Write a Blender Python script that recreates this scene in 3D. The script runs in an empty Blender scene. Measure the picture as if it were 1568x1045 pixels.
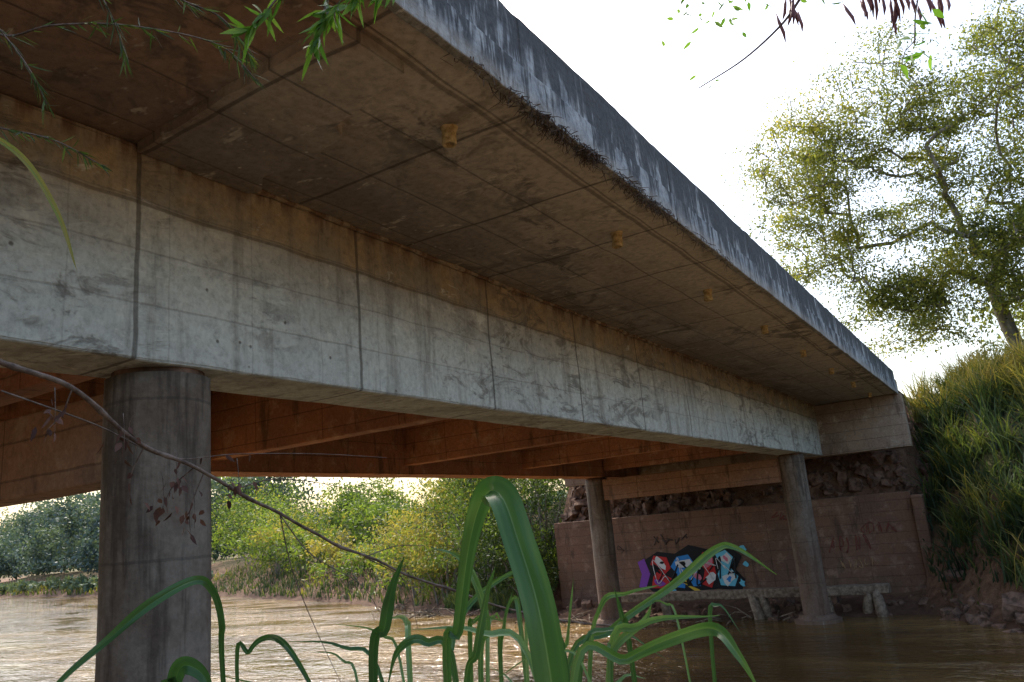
import bpy, math, random, bmesh
import numpy as np
from mathutils import Vector, Matrix, noise as mn
random.seed(7); rng=np.random.default_rng(11)
C=bpy.context; D=bpy.data; S=C.scene
S.view_settings.view_transform='Standard'; S.view_settings.look='None'; S.view_settings.exposure=0

# ------------------------------------------------------------------ helpers
def link(o,parent=None):
    C.collection.objects.link(o)
    if parent is not None: o.parent=parent
    return o
def empty(name,loc=(0,0,0)):
    e=D.objects.new(name,None); e.empty_display_size=.3; return link(e)
def mesh_obj(name,verts,faces,mats=None,parent=None,smooth=False,matidx=None,tint=None):
    me=D.meshes.new(name)
    verts=np.asarray(verts,dtype=np.float32)
    if isinstance(faces,np.ndarray):
        n,k=faces.shape
        me.vertices.add(len(verts)); me.vertices.foreach_set('co',verts.ravel())
        me.loops.add(n*k); me.loops.foreach_set('vertex_index',faces.astype(np.int32).ravel())
        me.polygons.add(n); me.polygons.foreach_set('loop_start',np.arange(0,n*k,k,dtype=np.int32))
        me.polygons.foreach_set('loop_total',np.full(n,k,dtype=np.int32))
        me.update(calc_edges=True)
    else:
        me.from_pydata([tuple(map(float,v)) for v in verts],[],faces); me.update()
    for m in (mats or []): me.materials.append(m)
    if matidx is not None: me.polygons.foreach_set('material_index',np.asarray(matidx,dtype=np.int32))
    if smooth: me.polygons.foreach_set('use_smooth',np.ones(len(me.polygons),dtype=bool))
    if tint is not None:
        a=me.attributes.new('tint','FLOAT','POINT'); a.data.foreach_set('value',np.asarray(tint,dtype=np.float32))
    return link(D.objects.new(name,me),parent)

def gridbox(name,x0,x1,y0,y1,z0,z1,mat,parent=None,step=.35,jit=.006,bevel=.012,seed=0,chip=0):
    bm=bmesh.new()
    nx=max(1,int((x1-x0)/step)); ny=max(1,int((y1-y0)/step)); nz=max(1,int((z1-z0)/step))
    idx={}
    def v(i,j,k):
        if (i,j,k) not in idx:
            p=Vector((x0+(x1-x0)*i/nx,y0+(y1-y0)*j/ny,z0+(z1-z0)*k/nz))
            q=p*1.7+Vector((seed,seed*2,0))
            d=mn.noise_vector(q)*jit+mn.noise_vector(q*4.1)*jit*.6
            if chip and k==nz and (i==0 or i==nx): d.z-=chip*max(0,mn.noise(q*3.3)-.15)*3
            idx[(i,j,k)]=bm.verts.new(p+d)
        return idx[(i,j,k)]
    for i in range(nx):
        for j in range(ny):
            bm.faces.new((v(i,j,0),v(i,j+1,0),v(i+1,j+1,0),v(i+1,j,0)))
            bm.faces.new((v(i,j,nz),v(i+1,j,nz),v(i+1,j+1,nz),v(i,j+1,nz)))
    for i in range(nx):
        for k in range(nz):
            bm.faces.new((v(i,0,k),v(i+1,0,k),v(i+1,0,k+1),v(i,0,k+1)))
            bm.faces.new((v(i,ny,k),v(i,ny,k+1),v(i+1,ny,k+1),v(i+1,ny,k)))
    for j in range(ny):
        for k in range(nz):
            bm.faces.new((v(0,j,k),v(0,j,k+1),v(0,j+1,k+1),v(0,j+1,k)))
            bm.faces.new((v(nx,j,k),v(nx,j+1,k),v(nx,j+1,k+1),v(nx,j,k+1)))
    me=D.meshes.new(name); bm.to_mesh(me); bm.free(); me.materials.append(mat)
    o=link(D.objects.new(name,me),parent)
    if bevel:
        b=o.modifiers.new('bev','BEVEL'); b.width=bevel; b.segments=2; b.limit_method='ANGLE'; b.angle_limit=math.radians(50)
    return o

def catmull(pts,n=8):
    P=[Vector(p) for p in pts]; P=[P[0]*2-P[1]]+P+[P[-1]*2-P[-2]]
    out=[]
    for i in range(1,len(P)-2):
        for t in np.linspace(0,1,n,endpoint=False):
            a,b,c,d=P[i-1],P[i],P[i+1],P[i+2]
            out.append(.5*((2*b)+(c-a)*t+(2*a-5*b+4*c-d)*t*t+(3*b-a-3*c+d)*t**3))
    out.append(P[-2]); return out

class Geo:
    def __init__(s): s.v=[];s.f=[];s.m=[];s.t=[]
    def tube(s,pts,rad,k=6,mat=0,tint=.5,cap=True):
        b=len(s.v); n=len(pts); ref=Vector((.3,.2,1))
        for i,p in enumerate(pts):
            t=(pts[min(i+1,n-1)]-pts[max(i-1,0)]).normalized()
            r=ref if abs(t.dot(ref.normalized()))<.95 else Vector((1,0,0))
            u=t.cross(r).normalized(); w=t.cross(u)
            for j in range(k):
                a=2*math.pi*j/k
                s.v.append(p+(u*math.cos(a)+w*math.sin(a))*rad[i]); s.t.append(tint)
        for i in range(n-1):
            for j in range(k):
                s.f.append((b+i*k+j,b+i*k+(j+1)%k,b+(i+1)*k+(j+1)%k,b+(i+1)*k+j)); s.m.append(mat)
        if cap:
            s.f.append(tuple(b+(n-1)*k+j for j in range(k))); s.m.append(mat)
            s.f.append(tuple(b+k-1-j for j in range(k))); s.m.append(mat)
    def blade(s,pts,width,hint,mat=0,tint=.5,fold=.25,prof=None,twist=0,n=7,wave=0):
        c=catmull(pts,n); N=len(c); b=len(s.v); hint=Vector(hint); K=9
        for i,p in enumerate(c):
            q=i/(N-1); t=(c[min(i+1,N-1)]-c[max(i-1,0)]).normalized()
            w=t.cross(hint)
            if w.length<1e-4: w=Vector((1,0,0))
            w.normalize(); nn=t.cross(w).normalized()
            a=twist*q; w2=w*math.cos(a)+nn*math.sin(a); n2=t.cross(w2)
            ww=width*(prof(q) if prof else math.sin(math.pi*min(1,max(0.0,q*.93+.07)))**.6)*.5
            for j,sx in enumerate(np.linspace(-1,1,K)):
                sx2=sx if abs(sx)!=.25 else sx*.28
                wv=wave*math.sin(q*26+sx*2+width*900)*abs(sx)
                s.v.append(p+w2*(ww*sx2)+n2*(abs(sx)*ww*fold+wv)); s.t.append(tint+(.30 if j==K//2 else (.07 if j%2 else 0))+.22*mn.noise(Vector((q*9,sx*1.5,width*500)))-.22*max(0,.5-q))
        for i in range(N-1):
            for j in range(K-1):
                s.f.append((b+i*K+j,b+i*K+j+1,b+(i+1)*K+j+1,b+(i+1)*K+j)); s.m.append(mat)
    def leaf(s,p,d,l,w,mat=0,tint=.5,nrm=None):
        d=Vector(d).normalized(); nrm=Vector(nrm) if nrm is not None else Vector((random.gauss(0,1),random.gauss(0,1),random.gauss(0,1)))
        u=d.cross(nrm).normalized(); up=u.cross(d)
        b=len(s.v); p=Vector(p)
        for q,x in ((0,0),(.3,1),(.3,-1),(.65,.8),(.65,-.8),(1,0),(.3,0),(.65,0)):
            s.v.append(p+d*(l*q)+u*(w*.5*x)+up*(-.12*l*q*q+abs(x)*w*.12)); s.t.append(tint)
        for f in ((b,b+6,b+1),(b,b+2,b+6),(b+6,b+7,b+3,b+1),(b+6,b+2,b+4,b+7),(b+7,b+5,b+3),(b+7,b+4,b+5)):
            s.f.append(f); s.m.append(mat)
    def obj(s,name,mats,parent=None,smooth=True):
        return mesh_obj(name,s.v,s.f,mats,parent,smooth,s.m,s.t)

def leafmesh(cent,size,tint,aspect=.5,droop=.3):
    n=len(cent); d=rng.normal(size=(n,3)); d[:,2]-=droop; d/=np.linalg.norm(d,axis=1)[:,None]
    r=rng.normal(size=(n,3)); u=np.cross(d,r); u/=np.linalg.norm(u,axis=1)[:,None]+1e-9
    size=np.broadcast_to(size,(n,)); l=(size*rng.uniform(.6,1.3,n))[:,None]; w=l*aspect*.5
    v=np.stack([cent,cent+d*l*.45+u*w,cent+d*l,cent+d*l*.45-u*w],1).reshape(-1,3)
    f=np.arange(4*n).reshape(n,4)
    return v,f,np.repeat(tint,4)
def merge(parts):
    V=[];Fc=[];M=[];T=[];b=0
    for v,f,m,t in parts:
        V.append(np.asarray(v,dtype=float).reshape(-1,3));Fc.append(np.asarray(f)+b);M.append(np.full(len(f),m));T.append(t);b+=len(V[-1])
    return np.concatenate(V),np.concatenate(Fc),np.concatenate(M),np.concatenate(T)

# ------------------------------------------------------------------ node DSL
class NT:
    def __init__(s,name):
        s.mat=D.materials.new(name); s.mat.use_nodes=True; s.t=s.mat.node_tree; s.t.nodes.clear()
        s.out=s.n('ShaderNodeOutputMaterial'); s.tc=s.n('ShaderNodeTexCoord')
    def n(s,k,**p):
        nd=s.t.nodes.new(k)
        for a,b in p.items(): setattr(nd,a,b)
        return nd
    def set(s,inp,v):
        if isinstance(v,bpy.types.NodeSocket): s.t.links.new(v,inp)
        else:
            if hasattr(inp.default_value,'__len__') and not isinstance(v,(int,float)):
                v=tuple(v); L=len(inp.default_value)
                if L==4 and len(v)==3: v=v+(1,)
            inp.default_value=v
    def co(s,scale=(1,1,1),rot=(0,0,0)):
        m=s.n('ShaderNodeMapping'); s.set(m.inputs[0],s.tc.outputs['Object']); m.inputs['Scale'].default_value=scale; m.inputs['Rotation'].default_value=rot
        return m.outputs[0]
    def noise(s,scale,detail=4,rough=.55,sc=(1,1,1),dist=0,rot=(0,0,0)):
        x=s.n('ShaderNodeTexNoise'); s.set(x.inputs['Vector'],s.co(sc,rot)); x.inputs['Scale'].default_value=scale
        x.inputs['Detail'].default_value=min(detail,4); x.inputs['Roughness'].default_value=rough; x.inputs['Distortion'].default_value=dist
        return x.outputs['Fac']
    def voro(s,scale,sc=(1,1,1),feature='F1'):
        x=s.n('ShaderNodeTexVoronoi',feature=feature); s.set(x.inputs['Vector'],s.co(sc)); x.inputs['Scale'].default_value=scale
        return x.outputs['Distance']
    def ramp(s,f,stops,interp='LINEAR'):
        r=s.n('ShaderNodeValToRGB'); r.color_ramp.interpolation=interp; e=r.color_ramp.elements
        while len(e)<len(stops): e.new(.5)
        for i,(p,c) in enumerate(stops):
            e[i].position=p; e[i].color=(c,c,c,1) if isinstance(c,(int,float)) else tuple(c)+(1,)
        s.set(r.inputs[0],f); return r.outputs[0]
    def th(s,f,a,b):
        m=s.n('ShaderNodeMapRange',interpolation_type='SMOOTHSTEP'); s.set(m.inputs[0],f); m.inputs[1].default_value=a;m.inputs[2].default_value=b
        return m.outputs[0]
    def m(s,op,a,b=0.0,c=0.0):
        x=s.n('ShaderNodeMath',operation=op); s.set(x.inputs[0],a); s.set(x.inputs[1],b)
        return x.outputs[0]
    def mix(s,f,a,b,mode='MIX'):
        x=s.n('ShaderNodeMix',data_type='RGBA',blend_type=mode); s.set(x.inputs[0],f); s.set(x.inputs[6],a); s.set(x.inputs[7],b); return x.outputs[2]
    def xyz(s):
        x=s.n('ShaderNodeSeparateXYZ'); s.set(x.inputs[0],s.tc.outputs['Object']); return x.outputs
    def bump(s,h,st=.3,dist=.02,prev=None):
        b=s.n('ShaderNodeBump'); s.set(b.inputs['Strength'],st); b.inputs['Distance'].default_value=dist; s.set(b.inputs['Height'],h)
        if prev is not None: s.set(b.inputs['Normal'],prev)
        return b.outputs[0]
    def pr(s,col,rough=.85,nrm=None,spec=.3):
        p=s.n('ShaderNodeBsdfPrincipled'); s.set(p.inputs['Base Color'],col); s.set(p.inputs['Roughness'],rough); s.set(p.inputs['Specular IOR Level'],spec)
        if nrm is not None: s.set(p.inputs['Normal'],nrm)
        s.t.links.new(p.outputs[0],s.out.inputs[0]); return p
def wobble(N,f,amp): return N.m('MULTIPLY',N.m('SUBTRACT',f,.5),amp)
def line(N,coord,period,off,w,wob=None):
    c=coord if wob is None else N.m('ADD',coord,wob)
    f=N.m('FRACT',N.m('DIVIDE',N.m('SUBTRACT',c,off-period*.5),period))
    d=N.m('MULTIPLY',N.m('ABSOLUTE',N.m('SUBTRACT',f,.5)),period)
    return N.m('SUBTRACT',1.0,N.th(d,w*.4,w))
def inv(N,x): return N.m('SUBTRACT',1.0,x)

def mat_girder():
    N=NT('weathered_girder_concrete'); X,Y,Z=N.xyz()
    big=N.noise(.6,4,.6); med=N.noise(2.3,4,.7); fine=N.noise(17,4,.75)
    vst=N.noise(3.4,4,.65,sc=(1,1.7,.2)); diag=N.noise(2.7,4,.75,sc=(1,.6,1.6),rot=(.55,0,0),dist=1.0); w1=N.noise(2.2,2)
    patchy=N.noise(.33,3,.6)
    col=N.mix(N.th(big,.35,.62),(.57,.54,.47),(.40,.38,.345))
    col=N.mix(N.th(med,.5,.7),col,(.67,.65,.58))
    low=inv(N,N.th(N.m('ADD',Z,wobble(N,med,1.1)),1.65,2.3))
    col=N.mix(N.m('MULTIPLY',low,.72),col,(.62,.68,.66))
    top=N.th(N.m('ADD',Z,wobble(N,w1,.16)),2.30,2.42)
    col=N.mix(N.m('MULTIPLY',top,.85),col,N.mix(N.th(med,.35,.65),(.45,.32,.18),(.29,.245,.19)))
    mould=N.m('MULTIPLY',N.th(diag,.49,.61),N.th(patchy,.46,.58))
    col=N.mix(N.m('MULTIPLY',mould,.66),col,(.15,.135,.12))
    st=N.m('MULTIPLY',N.th(vst,.50,.68),.52); col=N.mix(st,col,(.19,.17,.145))
    col=N.mix(N.m('MULTIPLY',inv(N,N.th(diag,.30,.38)),.6),col,(.76,.75,.71))
    pits=inv(N,N.th(N.voro(6.5),.04,.12)); pits=N.m('MULTIPLY',pits,N.th(w1,.52,.6))
    col=N.mix(N.m('MULTIPLY',pits,.75),col,(.08,.06,.045))
    ww=wobble(N,w1,.04)
    vj=line(N,Y,2.13,2.95,.022,ww); vj2=line(N,Y,.71,.35,.008,ww); hj=line(N,Z,.37,.18,.010,ww); tj=line(N,Z,40,2.37,.02,ww)
    col=N.mix(N.m('MULTIPLY',vj,.7),col,(.09,.08,.07)); col=N.mix(N.m('MULTIPLY',vj2,.22),col,(.1,.09,.08))
    col=N.mix(N.m('MULTIPLY',hj,.28),col,(.12,.10,.08)); col=N.mix(N.m('MULTIPLY',tj,.6),col,(.12,.09,.06))
    rust=N.m('MULTIPLY',N.th(N.m('ADD',Z,wobble(N,med,.3)),2.60,2.80),N.th(vst,.42,.55)); col=N.mix(N.m('MULTIPLY',rust,.8),col,(.15,.07,.04))
    col=N.mix(1.0,col,N.ramp(fine,[(.25,.62),(.5,1.0),(.72,1.2)]),'MULTIPLY')
    h=N.m('ADD',N.m('MULTIPLY',fine,.5),N.m('MULTIPLY',med,.8))
    h=N.m('SUBTRACT',h,N.m('MULTIPLY',N.m('ADD',vj,N.m('ADD',N.m('MULTIPLY',hj,.4),pits)),.6)); h=N.m('SUBTRACT',h,N.m('MULTIPLY',mould,.35))
    N.pr(col,.88,N.bump(h,.7,.025)); return N.mat
def mat_clay(name,a,b,c,jx=False):
    N=NT(name); X,Y,Z=N.xyz()
    big=N.noise(.8,4,.6); med=N.noise(3,4,.7); fine=N.noise(20,4,.75); s=N.noise(4,4,.65,sc=(1,1,.2))
    col=N.mix(N.th(big,.35,.65),a,b); col=N.mix(N.th(med,.52,.7),col,c)
    col=N.mix(N.m('MULTIPLY',N.th(s,.54,.68),.6),col,(.08,.055,.04))
    ww=wobble(N,med,.03); hj=line(N,Z,.30,.1,.012,ww); col=N.mix(N.m('MULTIPLY',hj,.4),col,(.06,.035,.025))
    h=N.m('SUBTRACT',N.m('ADD',N.m('MULTIPLY',fine,.4),med),N.m('MULTIPLY',hj,.6))
    if jx:
        vj=line(N,X,1.4,.3,.012,ww); col=N.mix(N.m('MULTIPLY',vj,.5),col,(.06,.035,.025))
    col=N.mix(1.0,col,N.ramp(fine,[(.25,.65),(.7,1.15)]),'MULTIPLY')
    N.pr(col,.9,N.bump(h,.6,.02)); return N.mat
def mat_soffit():
    N=NT('stained_slab_soffit_concrete'); X,Y,Z=N.xyz()
    big=N.noise(.5,4,.65,sc=(1.3,.8,1),dist=.6); med=N.noise(1.9,4,.75,dist=.8); fine=N.noise(14,4,.75); w1=N.noise(1.0,2)
    pl=N.noise(1,3,.6,sc=(3.2,.35,1))
    col=N.mix(N.th(big,.35,.62),(.33,.27,.225),(.50,.43,.365))
    col=N.mix(N.m('MULTIPLY',N.th(pl,.5,.62),.5),col,(.28,.23,.19))
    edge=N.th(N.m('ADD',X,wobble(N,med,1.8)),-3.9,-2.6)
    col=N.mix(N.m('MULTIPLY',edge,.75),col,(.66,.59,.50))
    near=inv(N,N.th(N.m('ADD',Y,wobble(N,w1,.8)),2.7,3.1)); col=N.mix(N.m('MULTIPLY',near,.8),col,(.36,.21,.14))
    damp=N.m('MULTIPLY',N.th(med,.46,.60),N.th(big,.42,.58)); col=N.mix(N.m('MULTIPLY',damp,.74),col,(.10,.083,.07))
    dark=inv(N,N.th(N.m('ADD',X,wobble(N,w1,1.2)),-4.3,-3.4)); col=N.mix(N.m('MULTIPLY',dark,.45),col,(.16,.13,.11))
    eff=N.th(N.noise(2.6,4,.8,sc=(.6,1.3,1)),.60,.68); col=N.mix(N.m('MULTIPLY',eff,.6),col,(.72,.66,.56))
    ww=wobble(N,w1,.09)
    pj=line(N,Y,1.42,2.95,.022,ww); lj=line(N,X,.62,-2.55,.013,ww); gx=line(N,X,40,-2.60,.03,ww)
    col=N.mix(N.m('MULTIPLY',pj,.65),col,(.07,.055,.045)); col=N.mix(N.m('MULTIPLY',lj,.45),col,(.08,.06,.05)); col=N.mix(N.m('MULTIPLY',gx,.5),col,(.07,.055,.045))
    spk=inv(N,N.th(N.voro(7),.04,.11)); spk=N.m('MULTIPLY',spk,N.th(w1,.52,.6)); col=N.mix(N.m('MULTIPLY',spk,.7),col,(.75,.70,.6))
    col=N.mix(1.0,col,N.ramp(fine,[(.25,.62),(.5,1),(.72,1.22)]),'MULTIPLY')
    h=N.m('SUBTRACT',N.m('ADD',N.m('MULTIPLY',fine,.3),med),N.m('MULTIPLY',N.m('ADD',pj,lj),.5))
    N.pr(col,.9,N.bump(h,.6,.025)); return N.mat
def mat_fascia():
    N=NT('mould_streaked_parapet_concrete'); X,Y,Z=N.xyz()
    med=N.noise(3,4,.7); fine=N.noise(18,4,.78); s1=N.noise(2.9,4,.75,sc=(1,2.0,.30),dist=.4); s2=N.noise(1.3,4,.75,sc=(1,1,.5))
    col=N.mix(N.th(med,.35,.65),(.25,.28,.31),(.42,.455,.48))
    up=N.th(N.m('ADD',Z,wobble(N,s2,.9)),2.85,3.5)
    k=N.th(N.m('ADD',s1,N.m('MULTIPLY',up,.16)),.48,.58)
    col=N.mix(N.m('MULTIPLY',k,.85),col,(.045,.050,.056))
    k2=N.th(N.m('ADD',s2,N.m('MULTIPLY',up,.14)),.50,.62); col=N.mix(N.m('MULTIPLY',k2,.65),col,(.085,.09,.095))
    low=inv(N,N.th(N.m('ADD',Z,wobble(N,med,.12)),2.80,2.93)); col=N.mix(N.m('MULTIPLY',low,.5),col,(.44,.41,.36))
    w=inv(N,N.th(s1,.31,.36)); col=N.mix(N.m('MULTIPLY',w,.75),col,(.75,.76,.75))
    ww=wobble(N,med,.03); vj=line(N,Y,2.84,1.4,.02,ww); col=N.mix(N.m('MULTIPLY',vj,.7),col,(.05,.05,.05))
    col=N.mix(1.0,col,N.ramp(fine,[(.25,.55),(.5,1),(.72,1.3)]),'MULTIPLY')
    N.pr(col,.88,N.bump(N.m('SUBTRACT',N.m('ADD',N.m('MULTIPLY',fine,.6),med),vj),.7,.03)); return N.mat
def mat_column():
    N=NT('column_concrete'); X,Y,Z=N.xyz()
    med=N.noise(2.5,4,.7); fine=N.noise(18,4,.75); st=N.noise(5,4,.7,sc=(1,1,.10))
    col=N.mix(N.th(med,.35,.65),(.175,.14,.11),(.25,.215,.18)); col=N.mix(N.m('MULTIPLY',N.th(st,.48,.62),.75),col,(.07,.055,.045))
    dn=inv(N,N.th(N.m('ADD',Z,wobble(N,med,1.2)),-2.6,.3)); col=N.mix(N.m('MULTIPLY',dn,.6),col,(.18,.10,.065))
    ww=wobble(N,med,.04); hj=line(N,Z,1.05,.0,.014,ww); col=N.mix(N.m('MULTIPLY',hj,.4),col,(.05,.045,.04))
    wp=inv(N,N.th(st,.28,.36)); col=N.mix(N.m('MULTIPLY',wp,.6),col,(.50,.47,.42))
    col=N.mix(1.0,col,N.ramp(fine,[(.25,.65),(.7,1.15)]),'MULTIPLY')
    N.pr(col,.85,N.bump(N.m('ADD',N.m('MULTIPLY',fine,.4),N.m('ADD',st,med)),.6,.025)); return N.mat
def mat_ground():
    N=NT('red_soil_and_litter'); X,Y,Z=N.xyz()
    a=N.noise(.5,4,.6); b=N.noise(4,4,.75); f=N.noise(25,3,.7)
    col=N.mix(N.th(b,.35,.65),(.11,.06,.035),(.21,.12,.075))
    ub=N.m('MULTIPLY',N.m('MULTIPLY',N.m('GREATER_THAN',X,-14.4),N.m('LESS_THAN',X,-2.2)),N.m('LESS_THAN',Y,29.5))
    veg=N.m('MULTIPLY',N.m('MULTIPLY',N.th(Z,-1.8,-.4),N.th(a,.3,.55)),inv(N,ub)); col=N.mix(veg,col,N.mix(b,(.05,.065,.02),(.12,.10,.04)))
    wet=inv(N,N.th(Z,-3.05,-2.7)); col=N.mix(N.m('MULTIPLY',wet,.6),col,(.07,.038,.025))
    N.pr(col,.95,N.bump(N.m('ADD',b,N.m('MULTIPLY',f,.4)),.8,.08)); return N.mat
def mat_water():
    N=NT('muddy_river_water')
    a=N.noise(.9,3,.6,sc=(.6,1.5,1),dist=.5); b=N.noise(3.6,3,.6,sc=(.7,1.4,1),dist=.4); c=N.noise(.20,3,.6,sc=(.5,1.5,1),dist=.5)
    patchy=N.th(N.noise(.30,3,.6,sc=(.45,1.7,1),dist=.8),.38,.62)
    col=N.mix(N.th(c,.38,.62),(.085,.05,.016),(.20,.125,.045))
    h=N.m('ADD',a,N.m('MULTIPLY',b,.42))
    st=N.m('ADD',N.m('MULTIPLY',patchy,.80),.15)
    p=N.pr(col,.05,N.bump(h,st,.42),.5); p.inputs['IOR'].default_value=1.33; return N.mat
def mat_leaf(name,cols,trans=.35,rough=.6):
    N=NT(name); at=N.n('ShaderNodeAttribute',attribute_name='tint'); f=at.outputs['Fac']
    col=N.ramp(f,cols)
    p=N.n('ShaderNodeBsdfPrincipled'); N.set(p.inputs['Base Color'],col); p.inputs['Roughness'].default_value=rough; p.inputs['Specular IOR Level'].default_value=.35
    t=N.n('ShaderNodeBsdfTranslucent'); N.set(t.inputs[0],N.mix(1.0,col,(1.5,1.5,.7),'MULTIPLY'))
    m=N.n('ShaderNodeMixShader'); m.inputs[0].default_value=trans; N.t.links.new(p.outputs[0],m.inputs[1]); N.t.links.new(t.outputs[0],m.inputs[2]); N.t.links.new(m.outputs[0],N.out.inputs[0])
    return N.mat
def mat_simple(name,a,b,scale=8,rough=.85,bs=.4,sc=(1,1,1),spec=.3):
    N=NT(name); f=N.noise(scale,4,.65,sc=sc); N.pr(N.mix(N.th(f,.3,.7),a,b),rough,N.bump(f,bs,.01),spec); return N.mat

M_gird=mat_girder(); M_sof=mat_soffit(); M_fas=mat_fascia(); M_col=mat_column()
M_clay=mat_clay('red_stained_diaphragm_concrete',(.52,.235,.125),(.35,.17,.10),(.56,.345,.215),True)
M_beam=mat_clay('brown_tie_beam_concrete',(.38,.22,.14),(.27,.17,.12),(.45,.31,.21),True)
M_abut=mat_clay('abutment_concrete',(.25,.14,.09),(.19,.115,.08),(.32,.21,.15),True)
M_end=mat_clay('end_block_concrete',(.40,.31,.23),(.28,.20,.15),(.48,.41,.33))
M_ground=mat_ground(); M_water=mat_water()
M_bark=mat_simple('grey_bark',(.14,.12,.10),(.34,.30,.26),6,.9,.6,(1,1,.3))
M_twig=mat_simple('dry_twig_bark',(.06,.04,.03),(.20,.15,.12),40,.8,.4)
M_rock=mat_simple('red_rubble_rock',(.06,.038,.028),(.25,.155,.11),5,.95,.8)
M_pipe=mat_simple('mineral_crusted_pipe',(.35,.22,.08),(.75,.58,.32),22,.85,.9)
M_wood=mat_simple('rotten_timber',(.12,.085,.06),(.34,.27,.20),9,.9,.7)
M_asph=mat_simple('asphalt',(.045,.045,.045),(.06,.06,.058),30,.9,.4)

# ------------------------------------------------------------------ camera
tht=math.radians(13.36)
Hd=Vector((-.515,.857,0)).normalized();Rt=Vector((.857,.515,0)).normalized()
Fw=Hd*math.cos(tht)+Vector((0,0,math.sin(tht)));Up=-Hd*math.sin(tht)+Vector((0,0,math.cos(tht)))
Rc=.9958*Rt-.0916*Up;Uc=.0916*Rt+.9958*Up
cam=D.cameras.new('camera');co=link(D.objects.new('camera',cam));S.camera=co
co.matrix_world=Matrix((Rc,Uc,-Fw)).transposed().to_4x4()
cam.sensor_width=36;cam.lens=27.55;cam.clip_start=.05;cam.clip_end=3000

# ------------------------------------------------------------------ light
EL=math.radians(50)
sv=Vector((-.72,.62,0)).normalized()*math.cos(EL)+Vector((0,0,math.sin(EL)))
sun=D.lights.new('sun','SUN');sun.energy=5.0;sun.angle=math.radians(.5);sun.color=(1,.94,.82)
so=link(D.objects.new('sun',sun));so.rotation_euler=sv.to_track_quat('Z','Y').to_euler();so.location=(0,0,30)
W=D.worlds.new('World');S.world=W;W.use_nodes=True;wt=W.node_tree
bg=wt.nodes['Background'];sk=wt.nodes.new('ShaderNodeTexSky');sk.sky_type='NISHITA';sk.sun_disc=False
sk.sun_elevation=EL;sk.sun_rotation=math.atan2(sv.x,sv.y);sk.air_density=1.25;sk.dust_density=4.5;sk.ozone_density=1.6
wt.links.new(sk.outputs[0],bg.inputs[0]);bg.inputs[1].default_value=.34

# ------------------------------------------------------------------ terrain
XS=[-900,-400,-124,-55,-30,-20,-14.6,-14.3,-2.5,-2.2,-.4,2,10,900]
YF=[300,130,60,42,31.6,26.2,24.2,23.4,23.4,23.2,20.3,18.8,17.5,17]
XN=[-900,-400,-124,-60,-30,-10,-4,2,10,900];YN=[100,40,15,0,-6,-4,0.4,1.9,3,3]
def height(x,y):
    x=np.asarray(x,float);y=np.asarray(y,float)
    ys=np.interp(x,XS,YF);yn=np.interp(x,XN,YN)
    d=y-ys
    hf=np.interp(d,[-8,-1,0,1,3,5,7.3,12,60,400],[-5,-3.45,-3.1,-2.6,-.6,1.4,3.0,3.1,3.6,6])
    k=np.interp(x,[-60,-22,-14,-3],[.4,.55,.8,1.0]); hf=np.where(hf>-3.1,-3.1+(hf+3.1)*k,hf)
    dn=yn-y
    hn=np.interp(dn,[-7,-1,0,.7,3,12,200],[-5,-3.6,-3.1,-1.9,-1.65,-.5,1])
    h=np.maximum(hf,hn)
    ub=(x>-14.25)&(x<-2.4)&(y>19)
    hu=np.interp(y,[19,22.8,23.6,25.6,25.75,26.2,27.2,28.6,33,60],[-4,-3.2,-3.05,-2.75,-.35,.5,1.8,3.15,3.2,3.4])
    h=np.where(ub,hu,h)
    nz=np.array([mn.noise(Vector((a*.6,b*.6,0))) for a,b in zip(x.ravel(),y.ravel())]).reshape(x.shape)
    n2=np.array([mn.noise(Vector((a*2.3,b*2.3,5))) for a,b in zip(x.ravel(),y.ravel())]).reshape(x.shape)
    return h+nz*.18+n2*.10
gx=np.concatenate([np.linspace(-900,-140,16)[:-1],np.linspace(-140,-32,50)[:-1],np.linspace(-32,-15,35)[:-1],np.arange(-15,12,.27),np.linspace(12.3,60,24)[:-1],np.linspace(60,900,10)])
gy=np.concatenate([np.linspace(-600,-30,10)[:-1],np.linspace(-30,-5,14)[:-1],np.arange(-5,14,.6),np.arange(14.2,33,.27),np.linspace(33.3,80,50)[:-1],np.linspace(80,900,16)])
GX,GY=np.meshgrid(gx,gy,indexing='ij');GZ=height(GX,GY)
nx,ny=GX.shape;ii=np.arange(nx*ny).reshape(nx,ny)
gf=np.stack([ii[:-1,:-1],ii[1:,:-1],ii[1:,1:],ii[:-1,1:]],-1).reshape(-1,4)
mesh_obj('ground',np.stack([GX,GY,GZ],-1).reshape(-1,3),gf,[M_ground],smooth=True)
mesh_obj('river_water',[(-900,-600,-3.1),(900,-600,-3.1),(900,900,-3.1),(-900,900,-3.1)],[(0,1,2,3)],[M_water])

# ------------------------------------------------------------------ bridge
br=empty('concrete_girder_bridge')
Y0,Y1=-22,25.15
XE=-2.32
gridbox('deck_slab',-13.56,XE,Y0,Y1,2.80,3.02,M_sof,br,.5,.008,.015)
gridbox('edge_fascia',XE+.003,XE+.07,Y0,Y1+.03,2.765,3.05,M_fas,br,.12,.010,.010,3)
gridbox('parapet_kerb',XE-.22,XE+.045,Y0,Y1+.02,3.055,3.475,M_fas,br,.13,.008,.015,5,chip=.02)
gridbox('parapet_kerb_far_side',-13.6,-13.33,Y0,Y1+.02,3.025,3.475,M_fas,br,.6,.005,.018,6)
mesh_obj('deck_surfacing',[(-13.3,Y0,3.05),(XE-.24,Y0,3.05),(XE-.24,40,3.35),(-13.3,40,3.35)],[(0,1,2,3)],[M_asph],br)
gridbox('near_girder',-5.28,-4.62,Y0,25.2,1.28,2.797,M_gird,br,.2,.011,.02,1)
gridbox('far_girder',-11.26,-10.6,Y0,25.2,1.28,2.797,M_clay,br,.4,.008,.02,2)
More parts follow.
